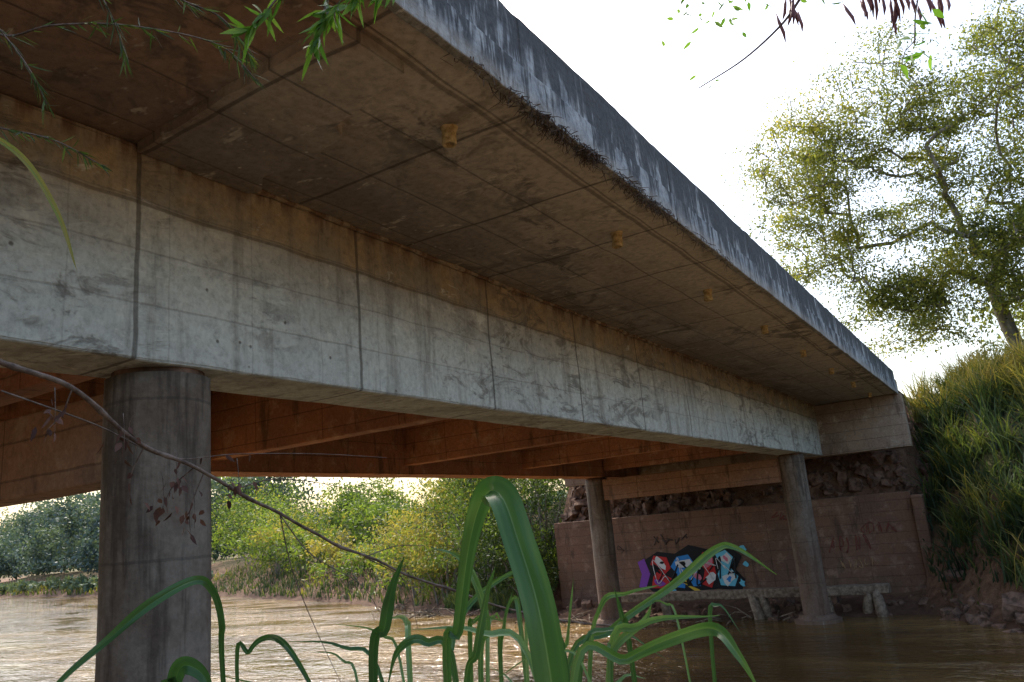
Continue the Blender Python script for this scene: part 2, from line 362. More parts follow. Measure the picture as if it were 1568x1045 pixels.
for i in range(-4,6):
    y=3.4+4.78*i
    if y>24: continue
    gridbox('diaphragm_%d'%(i+5),-10.6,-5.28,y-.13,y+.13,1.46,2.795,M_clay,br,.4,.008,.015,i)
gridbox('end_diaphragm',-13.5,-2.2,25.2,25.72,1.25,2.79,M_end,br,.35,.015,.02,9)
gridbox('end_wall_upper',-13.5,-2.33,25.2,26.2,2.8,3.3,M_end,br,.4,.01,.02,9)
def patch(name,poly,z0,z1,mat):
    bm=bmesh.new(); n=len(poly)
    a=[bm.verts.new((x,y,z0+.006*mn.noise(Vector((x*5,y*5,0))))) for x,y in poly]; b=[bm.verts.new((x,y,z1)) for x,y in poly]
    bm.faces.new(a[::-1]); bm.faces.new(b)
    for i in range(n): bm.faces.new((a[i],a[(i+1)%n],b[(i+1)%n],b[i]))
    bmesh.ops.recalc_face_normals(bm,faces=bm.faces)
    me=D.meshes.new(name);bm.to_mesh(me);bm.free();me.materials.append(mat);return link(D.objects.new(name,me),br)
pl=[]
for t in np.linspace(0,1,40): pl.append((-4.60+2.0*t, 3.86-.50*t+.10*mn.noise(Vector((t*9,1,0)))+(.12 if .35<t<.6 else 0)))
for t in np.linspace(1,0,26): pl.append((-4.60+2.0*t, 2.92-.12*t+.02*mn.noise(Vector((t*9,4,0)))))
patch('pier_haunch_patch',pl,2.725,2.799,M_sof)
lip=Geo(); yy=np.arange(3.9,25.1,.10); pts=[Vector((-4.60+.016*mn.noise(Vector((y*3,0,0))),y,2.785+.018*mn.noise(Vector((y*5,3,0))))) for y in yy]
lip.tube(pts,[.020+.035*max(0,mn.noise(Vector((y*2.2,7,0)))) for y in yy],6)
lip.obj('girder_slab_fillet',[M_gird],br)
for i in range(9):
    y=4.18+2.84*i
    if y>24.6: break
    g=Geo(); r=.050; k=14; hh=.14*random.uniform(.85,1.15); tl=random.uniform(-.01,.01)
    ring=[(r*1.3,2.81),(r*1.02,2.80-hh*.3),(r*1.1,2.80-hh),(r*.72,2.80-hh-.004),(r*.68,2.80-hh*.3),(0.001,2.80-hh*.28)]
    for a,(rr,z) in enumerate(ring):
        for j in range(k):
            an=2*math.pi*j/k; q=1+.25*mn.noise(Vector((j*.9,z*30,i)))
            g.v.append(Vector((-2.87+rr*q*math.cos(an)+tl*(2.8-z)*10,y+rr*q*math.sin(an),z))); g.t.append(.5)
    for a in range(len(ring)-1):
        for j in range(k):
            g.f.append((a*k+j,a*k+(j+1)%k,(a+1)*k+(j+1)%k,(a+1)*k+j)); g.m.append(0)
    g.obj('drain_stub_%d'%(i+1),[M_pipe],br)
def column(nm,x,y,zb,r=.34):
    g=Geo(); zs=np.linspace(zb,1.235,46); k=56
    for z in zs:
        for j in range(k):
            a=2*math.pi*j/k; q=r+.010*mn.noise(Vector((math.cos(a)*2,math.sin(a)*2,z*1.1+x)))+(.007 if int(a/(2*math.pi)*14)%2 else 0)
            g.v.append(Vector((x+q*math.cos(a),y+q*math.sin(a),z))); g.t.append(.5)
    for i in range(len(zs)-1):
        for j in range(k): g.f.append((i*k+j,i*k+(j+1)%k,(i+1)*k+(j+1)%k,(i+1)*k+j)); g.m.append(0)
    g.f.append(tuple((len(zs)-1)*k+j for j in range(k))); g.m.append(0)
    g.obj(nm,[M_col],br)
    g=Geo(); g.tube([Vector((x,y,1.235)),Vector((x,y,1.285))],[r*.9,r*.9],32); g.obj(nm+'_bearing_pad',[M_rock],br,False)
for i,y in enumerate((3.36,22.5)):
    column('column_near_girder_%d'%(i+1),-4.97,y,-5); column('column_far_girder_%d'%(i+1),-10.93,y,-5)
    gridbox('tie_beam_%d'%(i+1),-10.65,-5.27,y-.18,y+.18,.56,1.2,M_beam,br,.35,.008,.02,i)
for x in (-4.97,-10.93):
    g=Geo(); g.tube([Vector((x,22.5,z)) for z in (-3.6,-3.02,-3.0,-2.9)],[.62,.6,.5,.44],18); g.obj('column_footing',[M_col],br,False)
ab=empty('abutment_retaining_wall')
gridbox('wall',-14.25,-2.5,25.45,25.85,-3.6,.02,M_abut,ab,.4,.015,.03,4)
gridbox('wing_pier',-2.49,-2.18,25.2,25.9,-3.6,-.1,M_abut,ab,.3,.03,.04,8)
ld=empty('broken_timber_ledge')
gridbox('beam',-11.0,-3.25,23.35,23.8,-2.56,-2.32,M_wood,ld,.3,.03,.03,3)
for i,(x,lx,ly) in enumerate(((-3.6,.15,-.3),(-3.75,-.25,.1),(-6.6,.1,-.1),(-6.9,.3,-.4),(-9.6,.1,.1),(-4.9,0,.2))):
    g=Geo(); g.tube([Vector((x+lx,23.5+ly,-3.6)),Vector((x+lx*.5,23.5+ly*.5,-2.95)),Vector((x,23.45,-2.45))],[.13,.15,.13],8); g.obj('pile_%d'%(i+1),[M_wood],ld)
g=Geo()
for i in range(95):
    cx,cy=random.choice(((-6.8,23.3),(-12.5,23.1),(-22,27),(-24.5,28.8),(-19.5,25.8))); x=cx+random.gauss(0,.8); y=cy+random.uniform(-.7,.6); l=random.uniform(.2,1.1); a=random.uniform(0,6.3); e=random.uniform(-.1,.4)
    d=Vector((math.cos(a)*math.cos(e),math.sin(a)*math.cos(e),math.sin(e)))*l; p=Vector((x,y,-3.08))
    g.tube([p,p+d*.5+Vector((0,0,random.uniform(-.05,.12))),p+d],[.025,.018,.01],5)
g.obj('driftwood_pile',[M_wood])
def rocks(name,pts,smin,smax,mat):
    bm=bmesh.new()
    for (x,y,z) in pts:
        s=random.uniform(smin,smax)*random.uniform(.5,1); r=bmesh.ops.create_icosphere(bm,subdivisions=2,radius=1)
        sx,sy,sz=(s*random.uniform(.6,1.4) for _ in range(3)); o=Vector((random.random()*50,random.random()*50,0)); ro=Matrix.Rotation(random.uniform(0,6),3,'Z')@Matrix.Rotation(random.uniform(0,6),3,'X')
        for v in r['verts']:
            n=v.co.copy(); f=1+.6*mn.noise(n*1.6+o); q=Vector([max(-.62,min(.62,c)) for c in n])*f*1.15
            v.co=ro@Vector((q.x*sx,q.y*sy,q.z*sz))+Vector((x,y,z))
    me=D.meshes.new(name);bm.to_mesh(me);bm.free();me.materials.append(mat);return link(D.objects.new(name,me))
def g1(x,y): return float(height(np.array([x]),np.array([y]))[0])
rp=[]
for i in range(650):
    x=random.uniform(-14,-2.0); y=random.uniform(25.95,28.2); rp.append((x,y,g1(x,y)+.02))
for i in range(90):
    x=random.uniform(-14,-1.5); y=random.uniform(22.7,25.0); rp.append((x,y,g1(x,y)))
for i in range(80):
    x=random.uniform(-2.0,3); y=float(np.interp(x,XS,YF))+random.uniform(-.1,1.0); rp.append((x,y,g1(x,y)-.03))
rocks('rubble_slope',rp,.07,.33,M_rock)

# ------------------------------------------------------------------ graffiti
def paint(name,c,rough=.6):
    N=NT(name); f=N.noise(12,4,.7); N.pr(N.mix(N.th(f,.55,.75),c,tuple(x*.6+.03 for x in c)),rough); return N.mat
gr=empty('graffiti_mural')
PK=paint('black_paint',(.012,.012,.014));PR=paint('red_paint',(.60,.03,.03));PB=paint('blue_paint',(.04,.28,.70));PW=paint('white_paint',(.80,.80,.78));PY=paint('yellow_paint',(.80,.55,.06));PP=paint('purple_paint',(.25,.07,.42));PC=paint('cyan_paint',(.18,.62,.80));PO=paint('pink_paint',(.75,.22,.30))
def poly(name,pts,mat,layer):
    y=25.425-.005*layer
    mesh_obj(name,[(x,y,z) for x,z in pts],[tuple(range(len(pts)))],[mat],gr)
def blob(cx,cz,rx,rz,n=14,j=.15,seed=0,rot=0):
    r=random.Random(seed); o=[]
    for i in range(n):
        a=2*math.pi*i/n; k=1+r.uniform(-j,j); x=rx*k*math.cos(a);z=rz*k*math.sin(a)
        o.append((cx+x*math.cos(rot)-z*math.sin(rot),cz+x*math.sin(rot)+z*math.cos(rot)))
    return o
poly('outline_splash',[(-11.05,-2.2),(-10.7,-2.5),(-10.0,-2.45),(-9.3,-2.6),(-8.5,-2.45),(-7.75,-2.55),(-7.6,-2.2),(-7.85,-1.9),(-7.6,-1.5),(-8.0,-1.15),(-8.7,-1.22),(-9.3,-1.05),(-9.8,-1.3),(-10.4,-1.2),(-10.9,-1.45),(-10.75,-1.8)],PK,0)
poly('purple_edge',[(-11.2,-2.3),(-10.95,-2.35),(-10.75,-1.9),(-10.9,-1.4),(-11.15,-1.5),(-11.05,-1.9)],PP,1)
L1=[[(-10.75,-2.35),(-10.3,-2.38),(-9.95,-2.1),(-10.25,-1.95),(-10.0,-1.75),(-10.1,-1.4),(-10.55,-1.32),(-10.7,-1.6),(-10.4,-1.75),(-10.65,-2.0)],
[(-9.9,-2.35),(-9.6,-2.4),(-9.5,-1.95),(-9.3,-2.35),(-9.05,-2.35),(-9.15,-1.7),(-9.35,-1.35),(-9.75,-1.4),(-10.0,-1.7),(-9.8,-1.95)],
[(-9.0,-2.3),(-8.7,-2.42),(-8.5,-2.0),(-8.55,-1.4),(-8.85,-1.3),(-9.05,-1.6),(-8.85,-1.85)],
[(-8.4,-2.35),(-7.95,-2.4),(-7.8,-2.1),(-8.0,-1.85),(-7.85,-1.55),(-8.1,-1.28),(-8.45,-1.4),(-8.3,-1.75),(-8.45,-2.0)]]
for i,(p,m) in enumerate(zip(L1,(PR,PB,PR,PC))): poly('letter_%d'%i,p,m,2)
for i,(cx,cz,rx,rz,m,ly) in enumerate(((-10.35,-1.55,.24,.12,PW,3),(-10.45,-2.2,.22,.09,PP,3),(-9.55,-1.62,.24,.15,PW,3),(-9.62,-2.15,.12,.16,PY,3),(-9.2,-2.0,.10,.2,PO,3),(-8.75,-1.6,.15,.18,PO,3),(-8.7,-2.1,.14,.2,PW,3),(-8.1,-1.55,.2,.18,PW,3),(-8.12,-2.15,.26,.16,PW,3),(-8.1,-2.17,.1,.07,PB,4),(-8.12,-1.55,.10,.06,PO,4),(-9.55,-1.62,.09,.06,PK,4),(-10.3,-1.56,.09,.04,PK,4),(-7.55,-1.3,.13,.11,PC,2),(-7.5,-1.75,.09,.08,PC,2),(-7.7,-2.3,.1,.08,PC,2),(-9.2,-2.48,.3,.06,PY,2),(-10.2,-2.46,.3,.05,PC,2))):
    poly('fill_%d'%i,blob(cx,cz,rx,rz,9,.35,i,.5*(i%5)-1),m,ly)
def scribble(name,pts,mat,r=.018,lay=0):
    g=Geo(); c=catmull([(x,25.43,z) for x,z in pts],6); g.tube(c,[r]*len(c),4)
    for v in g.v: v.y=25.432-lay+(v.y-25.43)*.12
    g.obj(name,[mat],gr)
def tag(x0,z0,w,h,n,mat,r,seed,lay=0):
    rr=random.Random(seed)
    for i in range(n):
        x=x0+w*i/n; p=[(x+rr.uniform(0,w/n),z0+rr.uniform(0,h)) for _ in range(5)]
        scribble('tag_stroke_%d_%d'%(seed,i),p,mat,r,lay)
M_tagk=paint('dark_tag_paint',(.07,.045,.035));M_tagr=paint('red_tag_paint',(.22,.065,.05));M_tagy=paint('ochre_tag_paint',(.40,.26,.15))
tag(-10.5,-1.0,1.2,.35,5,M_tagk,.018,1);tag(-5.0,-1.6,1.2,.5,5,M_tagr,.012,2);tag(-4.7,-2.05,.9,.3,6,M_tagy,.013,3);tag(-4.0,-1.1,1.0,.35,5,M_tagr,.011,4);tag(-6.5,-.55,.5,.3,2,M_tagr,.016,5);tag(-12.8,-1.3,1.2,.4,4,M_tagk,.012,6)
tag(-10.7,-2.35,2.9,.95,6,PK,.024,21,.032); tag(-10.6,-2.3,2.7,.85,5,PW,.012,22,.036)

# ------------------------------------------------------------------ vegetation materials
ML_tree=mat_leaf('tree_leaves',[(0,(.035,.048,.018)),(.4,(.11,.135,.035)),(.75,(.25,.26,.06)),(1,(.42,.33,.10))],.5)
ML_bush=mat_leaf('bush_leaves',[(0,(.015,.032,.012)),(.45,(.065,.105,.028)),(.8,(.17,.24,.045)),(1,(.28,.24,.07))],.40)
ML_far=mat_leaf('haze_tinted_far_leaves',[(0,(.07,.11,.115)),(.5,(.12,.175,.14)),(1,(.18,.23,.135))],.2)  # distance haze painted into the leaf colour: paler and bluer
ML_grass=mat_leaf('tall_grass',[(0,(.018,.036,.020)),(.35,(.055,.09,.04)),(.6,(.13,.16,.045)),(.8,(.34,.29,.07)),(1,(.44,.32,.13))],.35)
ML_cane=mat_leaf('cane_leaf',[(0,(.02,.055,.02)),(.5,(.065,.155,.045)),(1,(.24,.38,.15))],.35,.25)
ML_top=mat_leaf('overhanging_leaf',[(0,(.03,.085,.015)),(.5,(.10,.22,.035)),(1,(.20,.34,.07))],.45,.45)
ML_dry=mat_leaf('dry_leaf',[(0,(.05,.022,.018)),(1,(.16,.08,.06))],.15,.8)

# ------------------------------------------------------------------ trees
def tree(name,base,trunk,targets,r0,leafn,leafs,clump,mleaf,tintf,aspect=.45,droop=.4,bark=None,k=5):
    nodes=catmull([Vector(base)]+[Vector(p) for p in trunk],4); par=[i-1 for i in range(len(nodes))]; top=nodes[-1]
    tr=len(nodes); T=sorted(targets,key=lambda p:(Vector(p)-top).length); tips=[]
    for t in T:
        t=Vector(t); best=None;bd=1e9
        for i in range(3,len(nodes)):
            n=nodes[i]; d=(t-n).length
            if i<tr-1: d*=1.1
            if n.z>t.z+.4: d*=1.5
            if d<bd: bd=d;best=i
        n=nodes[best]; bd=(t-n).length; st=max(2,int(bd/.7)); pi=best
        for q in range(1,st+1):
            f=q/st; p=n.lerp(t,f)+Vector((random.gauss(0,.10),random.gauss(0,.10),math.sin(f*math.pi)*.12*bd*.5+random.gauss(0,.08)))*(1 if q<st else 0)
            nodes.append(p);par.append(pi);pi=len(nodes)-1
        tips.append(pi)
    cnt=[0]*len(nodes)
    for t in tips:
        i=t
        while i!=-1: cnt[i]+=1;i=par[i]
    mx=max(cnt);rad=[max(.018,r0*(c/mx)**.5) for c in cnt]
    g=Geo()
    for i in range(1,len(nodes)):
        j=par[i]; g.tube([nodes[j],nodes[i]],[min(rad[j],rad[i]*1.25),rad[i]],k,0,.5,False)
    v,f=np.array([tuple(p) for p in g.v]),np.array(g.f)
    cen=[];tt=[]
    for t in tips:
        p=np.array(nodes[t]);q=np.array(nodes[par[t]]); n=int(leafn*random.uniform(.3,1.6)); s=clump*random.uniform(.5,1.4)
        f_=rng.uniform(0,1,n)[:,None]; c=p*(f_)+q*(1-f_)+rng.normal(size=(n,3))*np.array([s,s,s*.5]); cen.append(c)
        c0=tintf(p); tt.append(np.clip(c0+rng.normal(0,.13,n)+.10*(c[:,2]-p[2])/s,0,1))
    cen=np.concatenate(cen);tt=np.concatenate(tt)
    lv,lf,lt=leafmesh(cen,leafs,tt,aspect,droop)
    V,Fc,Mi,Tt=merge([(v,f,0,np.full(len(v),.5)),(lv,lf,1,lt)])
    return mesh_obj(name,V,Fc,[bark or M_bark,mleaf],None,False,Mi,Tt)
def ell(c,r,n,shell=.35):
    o=[]
    while len(o)<n:
        p=Vector((random.gauss(0,1),random.gauss(0,1),random.gauss(0,1))).normalized()*(random.uniform(shell,1))
        o.append((c[0]+p.x*r[0],c[1]+p.y*r[1],c[2]+p.z*r[2]))
    return o
tg=ell((.2,32,13.0),(6.8,4.0,5.2),170,.2)+ell((-4.4,31,10.4),(3.0,2.6,3.6),74,.2)+ell((3.2,32,8.8),(4.6,3.6,4.0),120,.1)+ell((-3.8,31.5,13.6),(2.8,2.4,2.6),44)+ell((-1.6,31,6.8),(3.6,2,2.2),64,.1)+ell((4.5,33,6.0),(3.6,3,2.4),60)+ell((4.2,32,15.4),(3.6,3,3.6),62,.1)+ell((1,31.5,8),(3,2.5,3),40,.1)
tree('acacia_tree',(1.6,33,2.6),[(1.3,32.8,4.0),(1.0,32.6,5.4),(.8,32.4,7.0)],tg,.25,210,.14,.50,ML_tree,lambda p:.53+.38*mn.noise(Vector(p)*.5)-.02*(p[0]),.42)
tg=ell((10,38,11),(6.5,5,7),100,.2)+ell((5,38,6),(4,4,3),60)
tree('acacia_tree',(8,39,3),[(8.2,39,5),(8.4,39,8)],tg,.22,160,.22,.7,ML_tree,lambda p:.36+.25*mn.noise(Vector(p)*.4),.45)
tg=ell((-45,48,2.4),(2.6,2.6,3.4),34,.2); tree('riverbank_tree',(-45,48,-1.5),[(-45.2,48,0),(-44.8,48,1.5)],tg,.16,140,.26,.55,ML_bush,lambda p:.45+.3*mn.noise(Vector(p)*.6),.5)
tg=ell((-39,44,1.2),(2.4,2.4,2.6),30,.2); tree('riverbank_tree',(-39,44,-1.5),[(-39.2,44,-.5),(-39,44,.6)],tg,.13,140,.24,.5,ML_bush,lambda p:.62+.3*mn.noise(Vector(p)*.6),.5)
def bushmass(name,blobs,leafs,mat,dens,aspect=.55,shell=.55,stems=True,droop=.3,amp=.42):
    cen=[];tt=[];g=Geo()
    for (c,r,t) in blobs:
        c=np.array(c,float);r=np.array(r,float); n=int(dens*(r[0]*r[1]*r[2])**(2/3))
        ncl=max(10,int(n/40)); d=rng.normal(size=(ncl,3)); d/=np.linalg.norm(d,axis=1)[:,None]; d[:,2]=np.where(d[:,2]<-.35,-d[:,2],d[:,2])
        rad=rng.uniform(shell,1.05,ncl)
        for i in range(ncl): rad[i]*=.88+amp*mn.noise(Vector(d[i]*2.2)+Vector(c))
        cc=c+d*r*rad[:,None]; m=40; s=.12*r.mean()
        pts=(cc[:,None,:]+rng.normal(size=(ncl,m,3))*np.array([s,s,s*.7])).reshape(-1,3)
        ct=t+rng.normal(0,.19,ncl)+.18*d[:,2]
        cen.append(pts);tt.append(np.clip(np.repeat(ct,m)+rng.normal(0,.09,ncl*m),0,1))
        if stems:
            b=Vector((c[0],c[1],c[2]-r[2]))
            for i in range(0,ncl,max(1,ncl//9)):
                e=Vector(cc[i]); mm=b.lerp(e,.5)+Vector((0,0,.15*r[2])); g.tube([b+Vector((random.gauss(0,.15),random.gauss(0,.15),-.6)),mm,e],[.02*r.mean()+.02,.012*r.mean()+.01,.006],5,0,.5,False)
    cen=np.concatenate(cen);tt=np.concatenate(tt); lv,lf,lt=leafmesh(cen,leafs,tt,aspect,droop)
    parts=[(lv,lf,1,lt)]
    if stems: parts.insert(0,(np.array([tuple(p) for p in g.v]),np.array(g.f),0,np.full(len(g.v),.5)))
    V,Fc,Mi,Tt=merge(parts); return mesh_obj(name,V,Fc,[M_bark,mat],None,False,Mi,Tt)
gz=g1
B=[]
for x,y,r,h,t in ((-15.6,25.6,1.7,1.6,.33),(-17,26.4,2.0,2.1,.30),(-18.8,27.4,2.3,2.5,.42),(-16.2,28,2.6,2.9,.33),(-19.5,30,3,3.4,.38),(-14.0,29.5,2.2,2.4,.3),(-15,24.9,.9,.8,.45)):
    B.append(((x,y,gz(x,y)+h*.62),(r,r,h),t))
bushmass('riverbank_shrubs',B,.15,ML_bush,850,amp=.8,aspect=.4)
B=[]
for x,y,r,h,t in ((-21.5,28.4,2.2,1.8,.82),(-24,30,2.4,2.6,.90),(-22.2,31.5,2.8,4.0,.78),(-26.5,32,2.4,2.0,.66),(-28.5,33.6,2.2,1.6,.66),(-25,35,2.6,3.2,.55),(-20,33,3.5,4.6,.5)):
    B.append(((x,y,gz(x,y)+h*.5),(r,r,h),t))
bushmass('riverbank_shrubs',B,.18,ML_bush,720,amp=.9,aspect=.42)
B=[]
for x,y,r,h,t in ((-33,35.5,2.4,1.3,.6),(-37,37.5,2.8,1.6,.78),(-42,40,3.0,1.9,.55),(-47,42,3.2,2.4,.68),(-36,41,3.4,2.1,.42),(-41,45,4,2.4,.5),(-50,46,4.5,2.8,.6),(-58,50,5,3.4,.5),(-66,56,6,5.0,.4),(-52,55,5,4.2,.40)):
    B.append(((x,y,gz(x,y)+h*.5),(r,r,h),t))
bushmass('riverbank_trees',B,.28,ML_bush,300,amp=.95,aspect=.45)
B=[]
for i in range(50):
    f=i/49; x=-74-f*120+random.uniform(-4,4); y=np.interp(x,XS,YF)+random.uniform(5,22); r=random.uniform(3.0,7); h=random.uniform(3.0,10.5)*(1-.1*f)
    B.append(((x,y,gz(x,y)+h*.5),(r,r,h),.45+random.uniform(-.45,.4)))
for i in range(24):
    x=-62-i*5.5; y=np.interp(x,XS,YF)+2.5; B.append(((x,y,gz(x,y)+.2),(3,2.2,.8),.9))
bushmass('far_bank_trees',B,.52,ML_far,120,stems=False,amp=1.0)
B=[]
for i in range(44):
    a=math.radians(-80+i*4.3); x=math.sin(a)*190; y=60+math.cos(a)*150; h=random.uniform(4,8); B.append(((x,y,gz(x,y)+3),(10,8,h),.5))
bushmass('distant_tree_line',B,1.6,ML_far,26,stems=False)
B=[]
for x,y,r,h,t in ((.2,29.6,1.0,.9,.75),(2.2,30.5,1.5,1.4,.68),(4.5,30.5,1.8,1.7,.6),(7,30,2,2,.55),(3.5,28.6,1.0,.9,.8),(6,27.5,1.3,1.1,.6)):
    B.append(((x,y,gz(x,y)+h*.6),(r,r,h),t))
bushmass('verge_shrubs',B,.14,ML_bush,700,amp=.9,aspect=.4)

# ------------------------------------------------------------------ grass
def blades(name,pts,h,w,T0,a,ln,mat=None):
    n=len(pts); d=np.stack([np.cos(a),np.sin(a),np.zeros(n)],1); b=a+rng.normal(0,.7,n)
    u=np.stack([-np.sin(b),np.cos(b),np.zeros(n)],1); V=[]
    for q,ww in ((0,1),(.4,.9),(.75,.6),(1,.08)):
        c=pts+d*(h*ln*q**1.8)[:,None]; c[:,2]+=h*(q-.5*ln*q**3)
        V+= [c-u*(w*ww*.5),c+u*(w*ww*.5)]
    V=np.stack(V,1).reshape(-1,3); i=np.arange(n)[:,None]*8
    Fc=np.concatenate([i+np.array([[0,1,3,2]]),i+np.array([[2,3,5,4]]),i+np.array([[4,5,7,6]])],0)
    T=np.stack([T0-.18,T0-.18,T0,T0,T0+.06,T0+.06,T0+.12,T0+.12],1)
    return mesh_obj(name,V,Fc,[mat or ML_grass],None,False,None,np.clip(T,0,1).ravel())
def grass(name,pts,hmin,hmax,w,tintf,lean=.5,mat=None):
    pts=np.asarray(pts);n=len(pts)
    return blades(name,pts,rng.uniform(hmin,hmax,n),w,tintf(pts)+rng.normal(0,.09,n),rng.uniform(0,2*np.pi,n),rng.uniform(.2,1,n)*lean,mat)
def tufts(name,cent,nb,hmin,hmax,w,tintf,spread=.12):
    cent=np.asarray(cent);K=len(cent)
    p=np.repeat(cent,nb,0)+rng.normal(size=(K*nb,3))*np.array([spread,spread,0]); hc=np.repeat(rng.uniform(hmin,hmax,K),nb)*rng.uniform(.45,1.1,K*nb)
    t=np.repeat(tintf(cent)+rng.normal(0,.14,K),nb)+rng.normal(0,.07,K*nb)
    a=rng.uniform(0,2*np.pi,K*nb); p[:,2]-=.08
    return blades(name,p,hc,w,t,a,rng.uniform(.15,1.0,K*nb))
def scatter(n,x0,x1,y0,y1,cond=None):
    x=rng.uniform(x0,x1,n);y=rng.uniform(y0,y1,n);z=height(x,y);m=z>-3.0
    if cond is not None:m&=cond(x,y,z)
    return np.stack([x,y,z],1)[m]
cl=lambda x,y:np.array([mn.noise(Vector((a*.9,b*.9,3))) for a,b in zip(x,y)])
p=scatter(850,-2.1,9,19,29,lambda x,y,z:(z>-2.15+.9*cl(x*1.5,y))&(cl(x,y)>-.25))
tufts('embankment_tall_grass',p,40,.5,1.8,.038,lambda q:np.clip(.26+.045*(q[:,2]+3)+.16*(q[:,2]>2.2)+.36*cl(q[:,0]*.8,q[:,1]*.8),.02,.9),.16)
p=scatter(7000,-2.35,9,18.5,29,lambda x,y,z:(z>-2.3)); grass('embankment_undergrowth',p,.12,.5,.05,lambda q:np.clip(.25+.4*cl(q[:,0]*1.5,q[:,1]),.0,.8),.9)
p=scatter(1800,-2.35,5,18.5,26,lambda x,y,z:(z<-1.9)&(z>-2.9)&(cl(x*2,y*2)>0)); grass('shore_weeds',p,.15,.5,.05,lambda q:np.full(len(q),.42),.9)
p=scatter(330,-2.1,10,25.9,30,lambda x,y,z:z>2.2)
tufts('dry_verge_grass',p,36,.6,1.7,.03,lambda q:np.clip(.80+.2*cl(q[:,0],q[:,1]),.45,1),.16)
p=scatter(10000,-20.5,-14.4,24,29); grass('bank_grass',p,.3,.8,.035,lambda q:np.full(len(q),.42),.7)
p=scatter(16000,-60,-20,26,50,lambda x,y,z:z<-1.3); grass('bank_grass',p,.2,.8,.07,lambda q:np.clip(.45+.35*cl(q[:,0]*.3,q[:,1]*.3),0,.75),.9)
p=scatter(22000,-190,-60,40,110,lambda x,y,z:z<-1.8); grass('bank_grass',p,.5,1.1,.16,lambda q:np.full(len(q),.64),.6)
p=scatter(5000,-4,4,-3,2,lambda x,y,z:z>-2.6); grass('near_bank_grass',p,.15,.5,.012,lambda q:np.full(len(q),.45),.8)

# ------------------------------------------------------------------ foreground cane leaves
def cm(s): return [Vector(tuple(float(a)/100 for a in t.split(','))) for t in s.split()]
vd=(-.6,.78,-.1)
g=Geo(); root=Vector((-.86,1.12,-1.62))
def bl(s,w,t,fold=.3,tw=0,pf=None,wave=0.0012):
    p=cm(s); r=root+Vector((random.uniform(-.12,.12),random.uniform(-.12,.12),0))
    r=Vector((p[0].x*.6+r.x*.4,p[0].y*.6+r.y*.4,-1.7))
    pts=[r,r.lerp(p[0],.5)+Vector((0,0,.02))]+p
    g.blade(pts,w,vd,0,t,fold,pf,tw,8,wave)
wide=lambda q:(.25+.75*min(1,q*1.4))*(1 if q<.66 else max(.03,(1-q)/.34)**.8)
hold=lambda q:(.3+.7*max(0,min(1,(q-.25)*2.2)))*(1 if q<.97 else .9)
bl('-66,86,-20 -63,85,-12 -60,84,-3 -57.5,83.5,2.5 -54.5,82,4.6 -51,79.5,3.4 -48.5,78,-1.5 -46,77,-9 -45,77,-20',.036,.48,.5,0,hold)
bl('-96,105,-24 -92,104,-14 -90,104,-8 -87,104,-3',.022,.22,.3,0,wide)
bl('-126,99,-24 -124,97,-12 -124,95,-6 -125,92,-4 -127,85,-7 -131,80,-12 -135,74,-18 -138,70,-26',.019,.32,.3,0,wide)
bl('-115,93,-22 -112,93,-16 -109,94,-14 -102,92,-15 -96,92,-22 -93,91,-28',.011,.3,.3,0,wide)
bl('-63,113,-25 -55,117,-21 -47,118,-18 -41,118,-17 -37,115,-20 -35,116,-25',.023,.55,.45,.5,wide)
bl('-80,141,-31 -72,148,-21 -62,158,-14 -54,162,-8 -50,164,-8 -44,169,-14',.020,.55,.5,.3,wide)
bl('-87,123,-28 -84,122,-17 -84,119,-8 -86,117,-4 -86,110,-2',.016,.6,.4,.5,wide)
bl('-95,67,-22 -95,67,-16 -93,67,-13.2 -90,68,-15 -89,68,-20',.024,.3,.3,0,wide)
bl('-86,149,-33 -83,149,-23 -79,147,-11',.012,.6,.4,.6,wide)
bl('-76,143,-32 -71,142,-16 -66,144,-14 -60,147,-13',.012,.6,.3,.5,wide)
bl('-84,112,-26 -87,108,-17 -91,106,-18 -94,106,-24',.016,.4,.3,.4,wide)
bl('-90,134,-30 -87,132,-18 -84,132,-11',.013,.5,.3,.8,wide)
bl('-63,126,-28 -61,125,-21 -56,127,-17 -54,127,-14',.015,.65,.3,0,wide)
bl('-74,100,-28 -71,100,-17 -69,101,-9 -67,101,-5',.013,.4,.3,.5,wide)
bl('-90,120,-30 -92,122,-20 -90,126,-13 -82,130,-8 -78,132,-10',.012,.5,.3,0,wide)
for i in range(44):
    x=-.84+random.uniform(-.28,.32); y=1.15+random.uniform(-.1,.4); h=random.uniform(-.44,-.15)
    dx=random.gauss(0,.12);dy=random.gauss(0,.08)
    g.blade([(x,y,-1.7),(x+dx*.2,y,-1.0),(x+dx*.6,y+dy*.5,h-.1),(x+dx,y+dy,h),(x+dx*1.7,y+dy*1.4,h-random.uniform(-.05,.06))],random.uniform(.004,.015),vd,0,random.uniform(.2,.9),.4,wide,random.uniform(-1.2,1.2),6)
g.obj('cane_grass_plant',[ML_cane])

